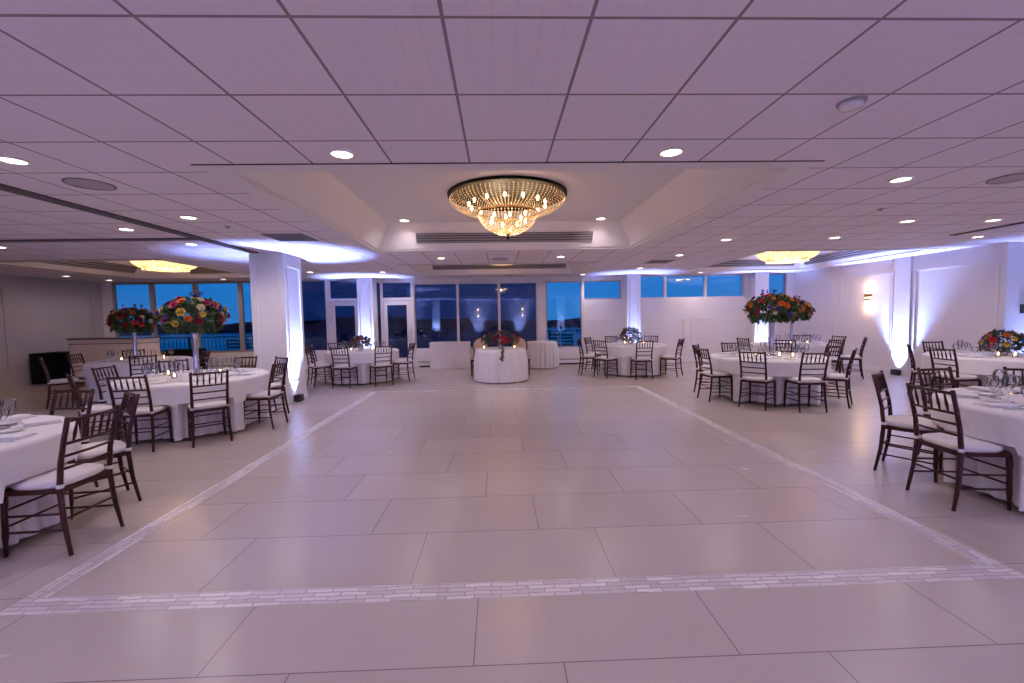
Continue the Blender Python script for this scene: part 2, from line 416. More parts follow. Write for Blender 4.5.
# ------------------------------------------------------------------ pillars
NP = [0]
def pillar(x0, x1, y0, y1, faces):
    NP[0] += 1
    p = struct(MB().box(x0, x1, y0, y1, 0, HC).build('pillar_%d' % NP[0], WALL))
    b = MB()
    if 'f' in faces: b.frame('y', y0, x0+.09, x1-.09, .34, HC-.22, .03, -.014)
    if 'b' in faces: b.frame('y', y1, x0+.09, x1-.09, .34, HC-.22, .03, .014)
    if 'r' in faces: b.frame('x', x1, y0+.09, y1-.09, .34, HC-.22, .03, .014)
    if 'l' in faces: b.frame('x', x0, y0+.09, y1-.09, .34, HC-.22, .03, -.014)
    b.build('moulding', TRIMW, p)
    b = MB(); b.box(x0-.012, x1+.012, y0-.012, y1+.012, 0, .14); b.build('plinth', TRIMW, p)
    return p
pillar(-4.46, -3.86, 7.92, 8.62, 'frl')
pillar(-4.22, -3.76, 13.02, 13.43, 'fr'); pillar(3.92, 4.34, 13.03, 13.43, 'fl'); pillar(7.90, 8.32, 13.03, 13.43, 'fl')
pillar(-4.45, -3.95, -2.4, -1.9, 'fb'); pillar(3.95, 4.45, -2.4, -1.9, 'fb')

def uplight(x, y, rz, label, energy=UP_W, tilt=1, size=66):
    """fixture stands at x,y; local +y points to the face it washes"""
    u = thing('uplight', label, 'uplight', (x, y, 0), rz, 'blue uplights at the pillars')
    b = MB(); b.box(-.075, .075, -.06, .06, .012, .05)
    b.box(-.075, .075, -.06, -.05, .05, .13); b.box(-.075, .075, .05, .06, .05, .13); b.box(-.075, -.065, -.05, .05, .05, .13); b.box(.065, .075, -.05, .05, .05, .13)
    b.build('housing', BLACK, u)
    MB().box(-.064, .064, -.049, .049, .05, .058).build('lens', ULENS, u)
    b = MB(); b.bar((-.083, 0, 0), (-.083, 0, .09), .008, .03); b.bar((.083, 0, 0), (.083, 0, .09), .008, .03); b.bar((-.087, 0, .006), (.087, 0, .006), .03, .012)
    b.build('bracket', BLACK, u)
    l = light('uplight_beam', 'SPOT', (x, y, .135), energy, UP_COL, spot_size=radians(size), spot_blend=1., shadow_soft_size=.035)
    d = Vector((-sin(rz)*sin(radians(tilt)), cos(rz)*sin(radians(tilt)), cos(radians(tilt))))
    l.rotation_euler = d.to_track_quat('-Z', 'Y').to_euler()
uplight(-3.785, 8.12, radians(90), 'black floor uplight against the right face of the left pillar', UP_W*1.35, .5)
uplight(-4.535, 8.25, radians(-90), 'black floor uplight hidden behind the left face of the left pillar', UP_W*.4)
uplight(-3.98, 12.93, 0, 'black floor uplight at the white pillar between the glass doors')
uplight(4.13, 12.94, 0, 'black floor uplight at the white pillar behind the right rear table', UP_W*.6)
uplight(8.11, 12.94, 0, 'black floor uplight at the far right corner pillar', UP_W*.6)
uplight(9.95, YJ-.14, 0, 'black floor uplight beyond the right edge of the photo', UP_W*.25)
uplight(9.325, 9.77, radians(-90), 'black floor uplight on the floor against the right wall', UP_W*1.35, 2, 76)
uplight(-4.2, -1.74, radians(180), 'black floor uplight at the left pillar behind the camera', UP_W*1.6)
uplight(4.2, -1.74, radians(180), 'black floor uplight at the right pillar behind the camera', UP_W*1.6)
for x in (-9, -6.5, -1.5, 1.5, 6.5, 9): uplight(x, YR+.16, radians(180), 'added unseen fill uplight along the wall behind the camera', UP_W*2.)  # unseen fixtures added to fill the ceiling with blue light

# ------------------------------------------------------------------ downlights
me_ring = MB().lathe([(.075, 0), (.10, 0), (.10, -.008), (.075, -.012)], 28, caps=False).mesh('trim_ring', TRIMW, True)
me_lens = MB().lathe([(.0001, -.004), (.076, -.004), (.076, 0)], 28, caps=False).mesh('lens', LENS)
DLS = [(-3.57, 3.36), (-1.13, 3.27), (1.32, 3.27), (3.77, 3.97), (-3.59, 5.19), (-4.82, 5.81), (-4.80, 6.97), (5.64, 5.82), (5.61, 7.06), (6.85, 5.81), (8.15, 7.13), (-1.16, 8.94), (1.31, 8.94),
       (3.81, 7.13), (3.79, 8.94), (-3.62, 7.1), (-11.04, 11.41), (-11.04, 12.62), (-7.79, 7.04), (-3.03, 11.48), (-3.04, 12.76), (2.53, 12.9), (3.77, 11.36), (6.08, 12.80), (-7.98, 12.8), (-4.81, 11.24),
       (-6.3, 3.3), (6.9, 3.3), (-1.13, .2), (1.32, .2), (-3.6, .2), (3.8, .2), (-1.13, -3.), (1.32, -3.)]  # unseen downlights added for fill light and window reflections
vis = [q for q in DLS if q[1] > 3]
order = sorted(vis, key=lambda q: screen_x(*q))
def dl(x, y, z, lab):
    d = thing('ceiling_downlight', lab, 'downlight', (x, y, z), 0, 'recessed ceiling downlights')
    link('trim_ring', me_ring, d); link('lens', me_lens, d)
    light('downlight_beam', 'SPOT', (x, y, z-.03), DL_W*(.3 if x < -7.5 else 1), DL_COL, spot_size=radians(150), spot_blend=.85, shadow_soft_size=.07)
ROWS = [(3, 4.5, 'the ceiling row nearest the camera'), (4.5, 6.2, 'the second ceiling row from the camera'), (6.2, 7.5, 'the third ceiling row from the camera'), (8.5, 9.5, 'the ceiling row just behind the big chandelier'),
        (11, 12.0, 'the ceiling row before the windows'), (12.0, 13.4, 'the last ceiling row along the windows')]
for x, y in DLS:
    row = next((r for r in ROWS if r[0] < y <= r[1]), None)
    if row and -1.15 < screen_x(x, y) < 1.22:
        mates = sorted([q for q in DLS if row[0] < q[1] <= row[1] and -1.15 < screen_x(*q) < 1.22], key=lambda q: screen_x(*q))
        dl(x, y, HC, 'round recessed downlight, %s from left in %s' % (ORD[mates.index((x, y))], row[2]))
    else:
        dl(x, y, HC, 'added unseen fill downlight overhead beyond the edge of the photo')
for x, s in ((-1.58, 'left'), (1.80, 'right')):
    dl(x, 7.5, HC+.45, 'round downlight up in the main ceiling tray, %s of the big chandelier' % s)

# ------------------------------------------------------------------ ceiling fittings
def disc(name, x, y, r, h, mt, lab, cat):
    o = MB().lathe([(.0001, -h), (r*.6, -h), (r, -h*.4), (r, 0)], 28, caps=False).build(name, mt, None, True); o.location = (x, y, HC); return tag(o, lab, cat)
SPK = mat('speaker_mesh', (.46, .41, .43), .8)
for x, y, lab in ((-3.55, 3.94, 'round grey speaker grille in the ceiling on the left'), (4.84, 3.96, 'round grey speaker grille in the ceiling at the right edge'), (.05, 9.2, 'round grey speaker grille in the ceiling strip behind the main chandelier')):
    s = thing('ceiling_speaker', lab, 'speaker', (x, y, HC), 0, 'ceiling speakers')
    MB().lathe([(.0001, -.006), (.15, -.006), (.16, -.002)], 28, caps=False).build('grille', SPK, s); MB().lathe([(.158, 0), (.175, 0), (.172, -.008), (.158, -.006)], 28, caps=False).build('rim', GREYM, s)
s = thing('smoke_detector', 'oval white smoke detector near the camera on the right ceiling', 'smoke detector', (2.08, 2.52, HC))
MB().lathe([(.03, -.042), (.055, -.036), (.062, -.012)], 24).build('cap', PORC, s, True); MB().lathe([(.072, -.012), (.075, 0)], 24).build('base', GREYL, s, True)
for x, y, lab in ((-3.47, 5.72, 'tiny sprinkler head left of the main tray'), (4.62, 5.12, 'tiny sprinkler head right of the main tray'), (-9.05, 8.1, 'tiny sprinkler head in the far left ceiling'), (-1.0, 5.0, None)):
    if lab is None: continue
    s = thing('ceiling_sprinkler', lab, 'sprinkler', (x, y, HC), 0, 'ceiling sprinklers')
    MB().lathe([(.04, 0), (.038, -.006), (.012, -.01), (.012, -.03)], 16).build('escutcheon', GREYL, s, True); MB().lathe([(.022, -.03), (.022, -.034)], 12).build('deflector', STEEL, s)
def grille(x0, x1, y0, y1, lab):
    v = thing('ceiling_vent', lab, 'vent', ((x0+x1)/2, (y0+y1)/2, HC)); a, c = (x1-x0)/2, (y1-y0)/2
    MB().box(-a, a, -c, c, -.004, -.001).build('backing', GREYM, v)
    b = MB()
    for i in range(9):
        y = -c + (i+.5)*2*c/9; b.box(-a, a, y-.012, y+.004, -.012, -.006)
    b.build('slats', GREYL, v)
grille(-3.33, -2.75, 6.22, 6.80, 'square grey return grille in the ceiling beside the left pillar')
grille(3.5, 4.05, 9.75, 10.3, 'grey return grille in the ceiling in front of the right rear pillar')
def slope_vent(key, side, a0, a1, lab, t0=.30, t1=.72, n=4, lip=.18, ins=.28):
    x0, x1, y0, y1, d = TRAYS[key]
    def pt(a, t):
        off = lip+.03 + t*(ins-.03); z = HC+.035 + t*(d-.035)
        if side == 'back': return Vector((a, y1-off, z)), Vector((0, -(d-.035), -(ins-.03))).normalized()
        if side == 'left': return Vector((x0+off, a, z)), Vector(((d-.035), 0, -(ins-.03))).normalized()
        return Vector((x1-off, a, z)), Vector((-(d-.035), 0, -(ins-.03))).normalized()
    v = thing('linear_diffuser', lab, 'vent', (0, 0, 0))
    def panel(ta, tb, up, mt, name):
        (p0, nn), (p1, _), (p2, _), (p3, _) = pt(a0, ta), pt(a1, ta), pt(a1, tb), pt(a0, tb)
        q = [p+nn*up for p in (p0, p1, p2, p3)]; q2 = [p+nn*(up-.006) for p in (p0, p1, p2, p3)]
        return q+q2, [(0, 1, 2, 3), (7, 6, 5, 4), (0, 4, 5, 1), (1, 5, 6, 2), (2, 6, 7, 3), (3, 7, 4, 0)]
    vs, fs = panel(t0, t1, .010, GREYD, 'backing'); MB().add(vs, fs).build('backing', GREYD, v)
    b = MB()
    for i in range(n):
        c = t0 + (i+.5)*(t1-t0)/n; w = (t1-t0)/n*.27; b.add(*panel(c-w, c+w, .020, GREYL, 'slats'))
    b.build('slats', GREYL, v)
slope_vent('main', 'back', -1.45, 1.73, 'long dark linear diffuser at the back of the main ceiling tray', .22, .60)
slope_vent('mid', 'back', -1.85, 1.95, 'long grey diffuser in the ceiling tray nearest the windows', .30, .72)
slope_vent('left', 'left', 9.3, 12.0, 'dark diffuser on the left slope of the left bay ceiling tray', .2, .7)
slope_vent('left', 'back', -8.5, -7.1, 'dark diffuser on the rear slope of the left bay ceiling tray', .2, .7)
slope_vent('right', 'right', 8.95, 12.1, 'grey diffuser on the right slope of the right bay ceiling tray', .2, .7)
slope_vent('right', 'back', 5.75, 8.6, 'grey diffuser on the rear slope of the right bay ceiling tray', .2, .7)

# ------------------------------------------------------------------ chandeliers
def beads(b, r0, z0, r1, z1, bulge, strands, rows, size):
    for i in range(rows):
        t = (i+.5)/rows; a = t*pi/2
        r = r1 + (r0-r1)*((1-t)*(1-bulge) + cos(a)*bulge); z = z0 + (z1-z0)*((1-bulge)*t + bulge*sin(a))
        ns = strands if rows > 3 else max(14, int(strands*(r/r0)**.8))
        for k in range(ns):
            th = 2*pi*k/ns; c = Vector((r*cos(th), r*sin(th), z)); s = size*(.8+.4*random.random())
            u = Vector((cos(th), sin(th), 0))*s*.6; w = Vector((-sin(th), cos(th), 0))*s; q = Vector((0, 0, s*1.25))
            b.add([c+q, c+u, c+w, c-u, c-w, c-q], [(0, 1, 2), (0, 2, 3), (0, 3, 4), (0, 4, 1), (5, 2, 1), (5, 3, 2), (5, 4, 3), (5, 1, 4)])
def torus(b, R, z, r, n=56, m=8):
    b.tube([(R*cos(2*pi*k/n), R*sin(2*pi*k/n), z) for k in range(n+1)], r, m, False)
me_bulb = MB().lathe([(.001, -.045), (.011, -.035), (.017, -.012), (.013, .012), (.006, .02)], 10).mesh('bulb', BULB, True)
def chandelier(x, y, ztop, R, zmid, rmid, zbot, inner, label, watts, bulbs):
    c = thing('chandelier', label, 'chandelier', (x, y, 0), 0, 'crystal basket chandeliers')
    b = MB(); b.lathe([(.05, ztop), (R*1.02, ztop), (R*1.02, ztop-.03), (R*.985, ztop-.034), (R*.97, ztop-.02), (.05, ztop-.015)], 56, caps=False); b.build('ceiling_ring', BRONZE, c, True)
    b = MB(); beads(b, R*.985, ztop-.06, rmid+.02, zmid, .85, 84, 12, .0118 if inner else .026); tag(b.build('outer_basket', CRYSTAL if inner else CRYSTAL2, c), kind='stuff')
    b = MB()
    torus(b, rmid, zmid, .013)
    for k in range(12):
        t = 2*pi*k/12; b.tube([(R*.97*cos(t), R*.97*sin(t), ztop-.05), ((R*.8+rmid*.2)*cos(t), (R*.8+rmid*.2)*sin(t), (ztop+zmid)/2-.04), (rmid*cos(t), rmid*sin(t), zmid)], .005, 5)
    b.build('basket_frame', BRASS, c, True)
    if inner:
        b = MB(); beads(b, rmid, zmid-.02, .05, zbot, .8, 56, 13, .0120); tag(b.build('inner_basket', CRYSTAL, c), kind='stuff')
        b = MB(); b.lathe([(.001, zbot+.03), (.055, zbot+.025), (.05, zbot+.005), (.012, zbot-.005), (.012, zbot-.03), (.022, zbot-.05), (.001, zbot-.075)], 16, caps=False); b.build('finial', BRONZE, c, True)
    else:
        b = MB()
        for q in range(6): beads(b, rmid*(1-q/6.)+.01, zbot+.012, rmid*(1-q/6.), zbot, .5, max(14, int(60*(1-q/6.))), 1, .016)
        tag(b.build('inner_basket', CRYSTAL2, c), kind='stuff')
    n1 = bulbs
    for k in range(n1):
        t = 2*pi*(k+.3)/n1; o = link('bulb', me_bulb, c, (R*.66*cos(t), R*.66*sin(t), ztop-.13))
    for k in range(max(4, n1//2)):
        t = 2*pi*(k+.1)/max(4, n1//2); o = link('bulb', me_bulb, c, (rmid*.6*cos(t), rmid*.6*sin(t), (zmid+zbot)/2+(.05 if inner else .08)))
    for k in range(3): light('chandelier_glow', 'POINT', (x+.3*R*cos(2.1*k), y+.3*R*sin(2.1*k), zmid+.10), watts/3, CH_COL, shadow_soft_size=.12)
    if inner: light('chandelier_glow', 'POINT', (x, y, (zmid+zbot)/2), watts*.4, CH_COL, shadow_soft_size=.06)
chandelier(.15, 6.0, HC+.45, .80, HC+.20, .41, HC-.09, True, 'large two-tier crystal basket chandelier in the main ceiling tray', 11, 14)
chandelier(-7.92, 10.6, HC+.40, .70, HC+.09, .44, HC+.02, False, 'glowing crystal chandelier in the left bay ceiling tray', 42, 12)
chandelier(7.15, 10.5, HC+.40, .70, HC+.09, .44, HC+.01, False, 'glowing crystal chandelier in the right bay ceiling tray', 55, 12)
chandelier(.12, 11.35, HC+.40, .70, HC+.24, .44, HC+.175, False, 'crystal chandelier mostly hidden in the ceiling tray near the windows', 5, 12)

# ------------------------------------------------------------------ wall sconces
def sconce(x, y, z, rz, label):
    s = thing('wall_sconce', label, 'sconce', (x, y, z), rz, 'two-band wall sconces')     # local -y points out of the wall
    MB().box(-.06, .06, -.012, 0, -.17, .17).build('backplate', BRASS, s)
    def half(r, z0, z1, mt, name, thick=.006, n=14):
        b = MB(); vs = []; fs = []
        for zz in (z0, z1):
            for k in range(n+1):
                t = pi + pi*k/n; vs.append((r*cos(t), r*.8*sin(t)-.012, zz))
        for k in range(n): fs.append((k, k+1, n+2+k, n+1+k))
        b.add(vs, fs); o = b.build(name, mt, s, True); md = o.modifiers.new('solid', 'SOLIDIFY'); md.thickness = thick; return o
    half(.085, -.20, .20, SHADE, 'glass_shade')
    half(.105, .022, .108, BRASS, 'band'); half(.105, -.064, -.020, BRASS, 'band')
    d = Matrix.Rotation(rz, 3, 'Z') @ Vector((0, -.16, 0))
    for dz in (.26, -.24): light('sconce_glow', 'POINT', (x+d.x*.7, y+d.y*.7, z+dz), 3.0, (1, .66, .36), shadow_soft_size=.05)
sconce(XR, 10.71, 1.85, radians(-90), 'lit two-band brass sconce on the right wall')
sconce(-1.5, YR, 1.8, radians(180), 'lit brass sconce on the rear wall behind the camera, left one')
sconce(1.75, YR, 1.8, radians(180), 'lit brass sconce on the rear wall behind the camera, right one')

# ------------------------------------------------------------------ tables
TAB = dict(T1=(-4.1, 2.9, .9), T2=(-4.4, 6.3, .9), T3=(-7.5, 9.2, .84), T4=(-3.4, 10.75, .84), T6=(3.5, 11.1, .80), T7=(4.77, 7.5, .9), T8=(7.1, 10.2, .88), T9=(8.25, 6.8, .9), T10=(4.7, 3.2, .9))
DESC = dict(T1='the near left table', T2='the tall-flower table by the left pillar', T3='the tall-flower table by the bar', T4='the table by the glass doors', T6='the low-flower table by the rear panelled wall',
            T7='the tall-flower table right of the dance floor', T8='the rear right tall-flower table', T9='the low-flower table by the right wall', T10='the near right table')
CHAIRS = {
'T10': [(3.662, 3.27, 356.8), (3.878, 3.9, 308.7), (4.618, 4.133, 274.8), (5.283, 3.988, 234.9)],
'T9': [(7.221, 6.544, 0.2), (8.327, 7.742, 269.8), (7.453, 7.23, 320), (9.02, 7.45, 236)],
'T7': [(4.165, 6.768, 38.4), (4.763, 6.511, 85.1), (5.481, 6.814, 135.2), (3.806, 7.433, 2.7), (4.057, 8.174, 319.8), (4.801, 8.481, 277.4), (5.452, 8.185, 229.6), (5.741, 7.492, 175.9)],
'T8': [(8.094, 9.60, 143.2), (8.103, 10.27, 182.6), (7.175, 9.212, 102.9), (6.492, 9.41, 40), (6.077, 10.138, 8.5), (7.806, 10.909, 222)],
'T6': [(2.62, 10.46, 37.2), (3.378, 10.08, 90.8), (4.236, 10.42, 139.4), (2.30, 11.03, 359.7), (2.63, 11.62, 322.1), (3.30, 12.07, 286.8), (4.156, 11.855, 230.2)],
'T4': [(-3.482, 9.731, 83.9), (-2.739, 9.943, 123.5), (-2.376, 10.649, 172.6), (-4.171, 10.02, 44.5), (-4.36, 10.62, 8.0), (-4.14, 11.306, 323.6)],
'T2': [(-3.738, 5.56, 130.6), (-3.419, 6.281, 179.1), (-3.779, 7.063, 234.3), (-4.40, 7.286, 266), (-5.131, 6.987, 320.9), (-5.377, 6.268, 5.2), (-5.025, 5.486, 48.5), (-4.362, 5.309, 101.1)],
'T3': [(-6.50, 9.29, 193), (-6.84, 8.414, 130.5), (-8.42, 9.04, 12), (-8.168, 8.214, 43.5), (-8.17, 9.87, 318)],
'T1': [(-3.09, 3.053, 180.8), (-3.416, 3.679, 231.3), (-4.027, 3.88, 264.1)]}
def noclip(x, y, chairs):
    for cx, cy, a in chairs:
        t = radians(a); dx, dy = x-cx, y-cy; fy = dx*cos(t)+dy*sin(t); fx = dx*sin(t)-dy*cos(t)
        if abs(fx) < .235 and -.35 < fy < .243: return False
    return True
def clearance(cx, cy, rmax, chairs, N):
    lim = []
    for k in range(N):
        t = 2*pi*k/N; r = .3; 
        while r < rmax and noclip(cx+r*cos(t), cy+r*sin(t), chairs): r += .01
        lim.append(min(r, rmax))
    mn = [min(lim[(k+j) % N] for j in range(-1, 2)) for k in range(N)]
    return mn
def drape(cx, cy, R, ztop, hem, folds, amp, chairs, seed, off=0., N=288, flare=.02, over=False):
    """cloth: flat top, soft edge, inward folds; the skirt stays clear of the chairs pushed in"""
    rnd = random.Random(seed); ph = [rnd.random()*6.28 for _ in range(6)]
    lim = clearance(cx, cy, R+.12, chairs, N)
    b = MB(); vs = [(0, 0, ztop)]; rings = []
    for q in (.35, .7, .93): rings.append([(R*q*cos(2*pi*k/N), R*q*sin(2*pi*k/N), ztop) for k in range(N)])
    NZ = 12
    for i in range(NZ+1):
        ring = []
        for k in range(N):
            t = 2*pi*k/N; s = i/NZ; L = lim[k]; h = hem(t)
            if over:
                u = min(1, max(0, (R+.075-L)/.03)); h = h + (max(h, .512)-h)*u
            z = ztop - (ztop-h)*s
            if i == 0: r, z = R-.004, ztop-.001
            else:
                w = min(1, (ztop-z)/.36)
                fold = .6*sin(folds*t+ph[0]+.7*sin(3*t+ph[1])) + .25*sin(int(folds*.62)*t+ph[2]) + .15*sin(5*t+ph[3])
                base = R + off + .006 + flare*w
                if not over:
                    if z < .525: base = min(base, L)
                    else: base = min(base, L + (R+.12-L)*min(1, (z-.525)/(ztop-.545))**.7)
                r = base - amp*w*(.5-.5*fold)
            ring.append((r*cos(t), r*sin(t), z))
        rings.append(ring)
    fs = []
    for rg in rings: vs += rg
    for k in range(N): fs.append((0, 1+k, 1+(k+1) % N))
    for i in range(len(rings)-1):
        for k in range(N): fs.append((1+i*N+k, 1+(i+1)*N+k, 1+(i+1)*N+(k+1) % N, 1+i*N+(k+1) % N))
    b.add(vs, fs); return b
me_top = {}
def round_table(key, idx):
    cx, cy, R = TAB[key]; ds = DESC[key]; ch = CHAIRS[key]
    t = thing('round_table', 'round folding table under the cloths of %s' % ds, 'table', (cx, cy, 0), 0, 'round banquet tables')
    MB().lathe([(.001, .722), (R-.03, .722), (R-.02, .733), (R-.03, .744), (.001, .744)], 48, caps=False).build('tabletop', mat('plywood', (.35, .24, .15), .6), t)
    for k in range(4):
        a = pi/4+k*pi/2; MB().tube([(.42*cos(a), .42*sin(a), .722), (.56*cos(a), .56*sin(a), .0)], .016).build('leg', BLACK, t, True)
    o = drape(cx, cy, R, .750, lambda a: .035, 34, .07, ch, idx).build('tablecloth', LINEN, None, True); o.location = (cx, cy, 0)
    tag(o, 'floor-length white tablecloth draped on %s' % ds, 'tablecloth', 'white tablecloths')
    rot = idx*.7
    o = drape(cx, cy, R+.002, .756, lambda a: .45-.05*cos(4*(a+rot)), 22, .026, ch, idx+50, off=.024, over=True).build('overlay_cloth', LINEN2, None, True); o.location = (cx, cy, 0)
    tag(o, 'shorter white overlay cloth on top of %s' % ds, 'tablecloth', 'white overlay cloths')
for i, k in enumerate(TAB): round_table(k, i)

# ------------------------------------------------------------------ chairs
def make_chair():
    c = thing('dining_chair', '', 'chair', (0, 0, 0), 0, 'brown spindle-back chairs around the tables')
    post = lambda s: [(s*.198, -.215, 0), (s*.190, -.178, .22), (s*.184, -.162, .44), (s*.184, -.180, .62), (s*.186, -.215, .78), (s*.188, -.252, .925)]
    for s in (-1, 1):
        MB().tube(post(s), [.012, .016, .018, .0165, .0155, .015], 8).build('leg', WOOD, c, True)
        MB().tube([(s*.192, .205, 0), (s*.190, .202, .10), (s*.189, .2, .14), (s*.187, .196, .30), (s*.186, .194, .36), (s*.185, .19, .43)], [.011, .014, .018, .016, .02, .017], 8).build('leg', WOOD, c, True)
    poly = [(-.185, -.172), (.185, -.172), (.205, .15), (.195, .195), (.15, .218), (-.15, .218), (-.195, .195), (-.205, .15)]
    MB().extrude(poly, .415, .448).build('seat_frame', WOOD, c)
    b = MB(); N = 36; prof = [(.95, .449), (1.0, .458), (1.02, .475), (.99, .490), (.90, .499), (.55, .504), (.001, .505)]; vs = []; fs = []
    for sc_, z in prof:
        for k in range(N):
            t = 2*pi*k/N; ct, st = cos(t), sin(t); e = .55 if st < 0 else .8
            x = .205*math.copysign(abs(ct)**e, ct); y = .205*math.copysign(abs(st)**e, st); x *= (1.0 + .04*y/.2)
            vs.append((x*sc_, .022+y*sc_*.96, z))
    for i in range(len(prof)-1):
        for k in range(N): fs.append((i*N+k, i*N+(k+1) % N, (i+1)*N+(k+1) % N, (i+1)*N+k))
    fs.append(tuple(range(N))[::-1]); b.add(vs, fs); cu = b.build('cushion', FABRIC, c, True)
    for s in (-1, 1):
        b = MB(); b.lathe([(.0195, .452), (.022, .456), (.022, .474), (.0195, .478)], 10, (s*.184, -.163, 0), False); b.bar((s*.18, -.145, .462), (s*.15, -.11, .462), .016, .012); b.build('tie', FABRIC, cu, True)
    def py(z):
        p = [(.44, -.162), (.62, -.180), (.78, -.215), (.925, -.252)]
        for (z0, y0), (z1, y1) in zip(p, p[1:]):
            if z <= z1: return y0 + (y1-y0)*(z-z0)/(z1-z0)
        return -.252
    MB().tube([(-.186, py(.90), .90), (0, py(.90)-.012, .902), (.186, py(.90), .90)], .0125, 8).build('top_rail', WOOD, c, True)
    for z in (.745, .66, .575):
        MB().tube([(-.185, py(z), z), (0, py(z)-.012, z), (.185, py(z), z)], .0095 if z < .7 else .0105, 8).build('back_rail', WOOD, c, True)
    for k in range(5):
        x = -.185 + .37*(k+1)/6; q = -.012*(1-(x/.186)**2)
        zs = [.748, .775, .81, .85, .897]; MB().tube([(x, py(z)+q, z) for z in zs], [.0065, .008, .0115, .008, .0065], 7).build('spindle', WOOD, c, True)
    for z in (.17, .28):
        for s in (-1, 1):
            yr = -.178-(.22-z)*.10 if z < .22 else -.172
            MB().tube([(s*.191, yr, z), (s*.188, .2, z-.01)], .008, 7).build('stretcher', WOOD, c, True)
    for z in (.20, .31): MB().tube([(-.189, .198, z), (.189, .198, z)], .008, 7).build('stretcher', WOOD, c, True)
    MB().tube([(-.19, -.18, .24), (.19, -.18, .24)], .008, 7).build('stretcher', WOOD, c, True)
    return c
chair0 = make_chair(); used = [False]
for key, lst in CHAIRS.items():
    srt = sorted(range(len(lst)), key=lambda i: screen_x(lst[i][0]-.15*cos(radians(lst[i][2])), lst[i][1]-.15*sin(radians(lst[i][2]))))
    for rank, i in enumerate(srt):
        x, y, a = lst[i]; o = chair0 if not used[0] else copy_tree(chair0); used[0] = True
        o.location = (x, y, 0); o.rotation_euler = (0, 0, radians(a-90))
        o['label'] = 'brown wooden chair, %s from left at %s' % (ORD[rank], DESC[key])

# ------------------------------------------------------------------ table settings
ztab = .7575
def lathe_me(name, prof, mt, n=16): return MB().lathe(prof, n, caps=False).mesh(name, mt, True)
me_wine = lathe_me('wine_glass', [(.0001, .002), (.034, .002), (.034, .004), (.006, .008), (.004, .02), (.004, .085), (.012, .095), (.032, .12), (.038, .15), (.036, .18), (.031, .21), (.030, .21), (.035, .18), (.0365, .15), (.030, .122), (.0001, .10)], GLASS)
me_goblet = lathe_me('water_goblet', [(.0001, .002), (.036, .002), (.036, .004), (.007, .008), (.005, .02), (.005, .06), (.018, .072), (.038, .10), (.042, .13), (.038, .165), (.037, .165), (.0405, .13), (.036, .102), (.0001, .078)], GLASS)
me_plate = lathe_me('bread_plate', [(.0001, .004), (.045, .004), (.05, .006), (.078, .013), (.080, .012), (.055, .002), (.0001, .001)], PORC, 24)
b = MB(); 
for i in range(3): b.box(-.055+.002*i, .055-.001*i, -.10+.003*i, .10-.002*i, .001+.007*i, .007+.007*i)
me_nap = b.mesh('folded_napkin', NAPKIN)
b = MB(); b.extrude([(-.004, -.09), (.004, -.09), (.003, .03), (.012, .05), (.012, .07), (-.012, .07), (-.012, .05), (-.003, .03)], .001, .004)
for q in (-.0105, -.0035, .0035, .0105): b.box(q-.0015, q+.0015, .07, .10, .001, .0035)
me_fork = b.mesh('fork', CUTLERY)
me_knife = MB().extrude([(-.005, -.11), (.005, -.11), (.004, .0), (.009, .02), (.009, .09), (.0, .115), (-.004, .10), (-.004, 0)], .001, .004).mesh('knife', CUTLERY)
def item(name, me, x, y, rz, label, cat, group, z=None, sc_=1.):
    o = link(name, me, None, (x, y, ztab if z is None else z)); o.rotation_euler = (0, 0, rz)
    if sc_ != 1.: o.scale = (sc_,)*3
    return tag(o, label, cat, group)
rnd = random.Random(3)
VOT = dict(T1=[(-.25, -.1)], T2=[(-.39, .02), (-.07, -.30), (.35, .02)], T3=[(.42, .05), (-.15, -.3)], T4=[(-.17, -.32), (.30, -.2)], T6=[(-.25, -.1), (.22, -.15)], T7=[(-.28, -.14), (.02, -.32), (.16, -.46)], T8=[(-.2, -.25), (.25, -.2)], T9=[(-.30, -.22), (-.12, -.30)], T10=[(-.17, -.1), (.1, -.2)])
OCC = [(TAB[k][0]+dx, TAB[k][1]+dy, .045) for k in VOT for dx, dy in VOT[k]] + [(8.27, 6.78, .27), (3.42, 11.05, .27), (-3.42, 10.7, .26)]
